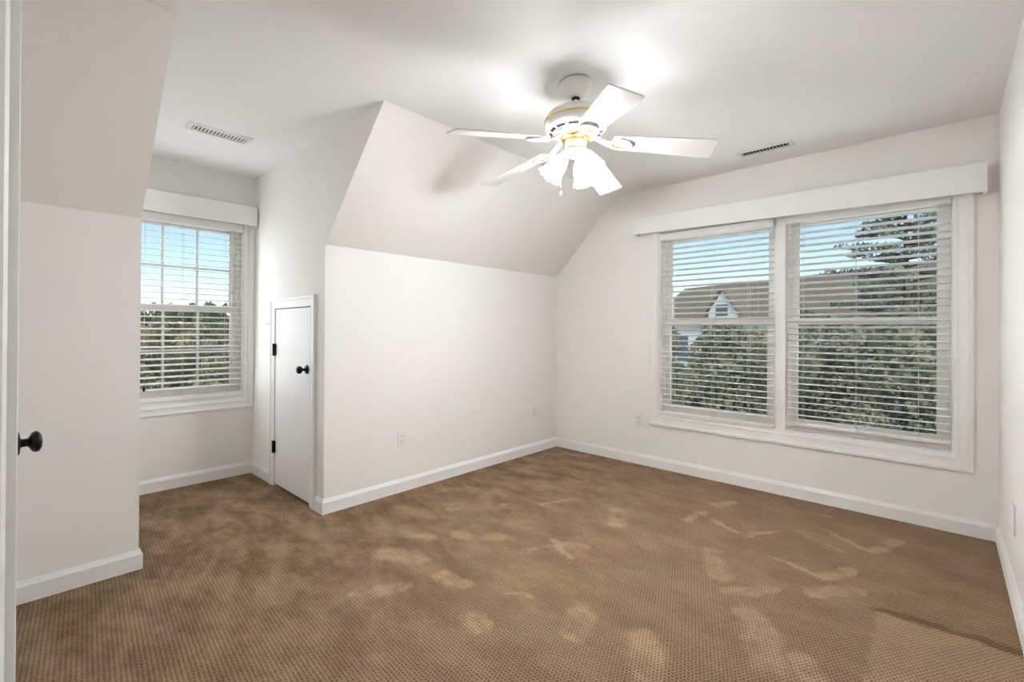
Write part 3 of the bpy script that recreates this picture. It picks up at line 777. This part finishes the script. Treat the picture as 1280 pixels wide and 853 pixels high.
# gabled roof dormer facing us (-y local)
dx = 5.6
dm = MB(); dm.prism([(dx - 0.85, EZ + 0.2), (dx + 0.85, EZ + 0.2), (dx + 0.85, EZ + 0.5), (dx, EZ + 1.5), (dx - 0.85, EZ + 0.5)], -HD + 0.15, -0.8, 1); do = dm.build('roof_dormer', M_siding, hs)
dm = MB(); dm.prism([(dx - 1.0, EZ + 0.42), (dx, EZ + 1.58), (dx + 1.0, EZ + 0.42), (dx + 1.0, EZ + 0.54), (dx, EZ + 1.72), (dx - 1.0, EZ + 0.54)], -HD + 0.05, -0.6, 1); dm.build('dormer_roof', M_roof, do)
dm = MB(); dm.box(dx - 0.35, dx + 0.35, -HD + 0.12, -HD + 0.16, EZ + 0.3, EZ + 0.85); dm.build('dormer_window', M_pane, do)
for wx in (0.9, 2.4, 6.0):
    wm = MB(); wm.box(wx, wx + 0.8, -HD + 0.26, -HD + 0.31, 2.6, 4.0); wm.build('window', M_pane, hs)
# garage wing at the left, white, with two windows
hg = thing('garage', 'low white outbuilding left of the brown-roofed house', 'building', (-11.6, 18.6, GZ)); hg.rotation_euler = (0, 0, math.radians(8))
mm = MB(); mm.prism([(-2.0, 0), (2.0, 0), (2.0, 4.3), (0, 5.6), (-2.0, 4.3)], -3, 2.6, 0); mm.build('walls', M_siding, hg)
mm = MB(); mm.prism([(-2.2, 4.2), (0, 5.62), (2.2, 4.2), (2.2, 4.32), (0, 5.76), (-2.2, 4.32)], -3.1, 2.75, 0); mm.build('roof', M_siding, hg)
for wx in (0.2, 1.2):
    wm = MB(); wm.box(wx, wx + 0.55, -2.04, -1.99, 3.2, 4.1); wm.build('window', M_pane, hg)

# woods beyond the dormer window
WG = 'trees in the woods beyond the dormer window'
rnd = random.Random(3)
def copy_tree(o):
    c = o.copy(); COL.objects.link(c)
    for ch in list(o.children):
        d = ch.copy(); COL.objects.link(d); d.parent = c
    return c
protos = [leafy('woodland_tree', 'olive brown tree in the woods beyond the dormer window', 'tree', (0, 0, GZ), 4.3, 1.3, M_leaf_c, 7000, 0.085, 40 + q, WG, 0.12, 0.05, True) for q in range(3)]
far = [leafy('woodland_tree', 'darker green tree on the far tree line beyond the dormer window', 'tree', (0, 0, GZ), 6.2, 2.0, M_leaf_d, 4500, 0.17, 60 + q, 'trees on the far tree line', 0.16, 0.05, True) for q in range(2)]
spots = []
for _ in range(20000):
    X = -11 - 39 * rnd.random() ** 0.8
    k_ = (X - 2.92) / (-1.29 - 2.92)
    Y = -3.82 + k_ * rnd.uniform(0.52, 1.45)
    top = 4.3 * (0.58 + 0.52 * min(1, (-X - 11) / 34)) * rnd.uniform(0.9, 1.05); sc_ = top / 4.3; wsc = sc_ * rnd.uniform(0.95, 1.15)
    if all(math.hypot(X - a_, Y - b_) > 1.33 * (wsc + w_) for a_, b_, _s, w_ in spots): spots.append((X, Y, sc_, wsc))
spots = spots[:120]
for i, (x, y, sz, w_) in enumerate(spots):
    o = protos[i] if i < 3 else copy_tree(protos[i % 3])
    o.location = (x, y, GZ); o.rotation_euler = (0, 0, rnd.uniform(0, 6.28)); o.scale = (w_, w_, sz)
for i in range(12):
    for row in (0, 1):
        k2 = 2 * i + row
        o = far[k2] if k2 < 2 else copy_tree(far[k2 % 2])
        sz = rnd.uniform(0.90, 1.02) * (1.10, 1.18)[row]
        o.location = (-58 - 6 * row + rnd.uniform(-0.3, 0.3), -6.0 + 3.5 * i + 3.15 * row, GZ)
        o.rotation_euler = (0, 0, rnd.uniform(0, 6.28)); o.scale = (0.76, 0.76, sz)
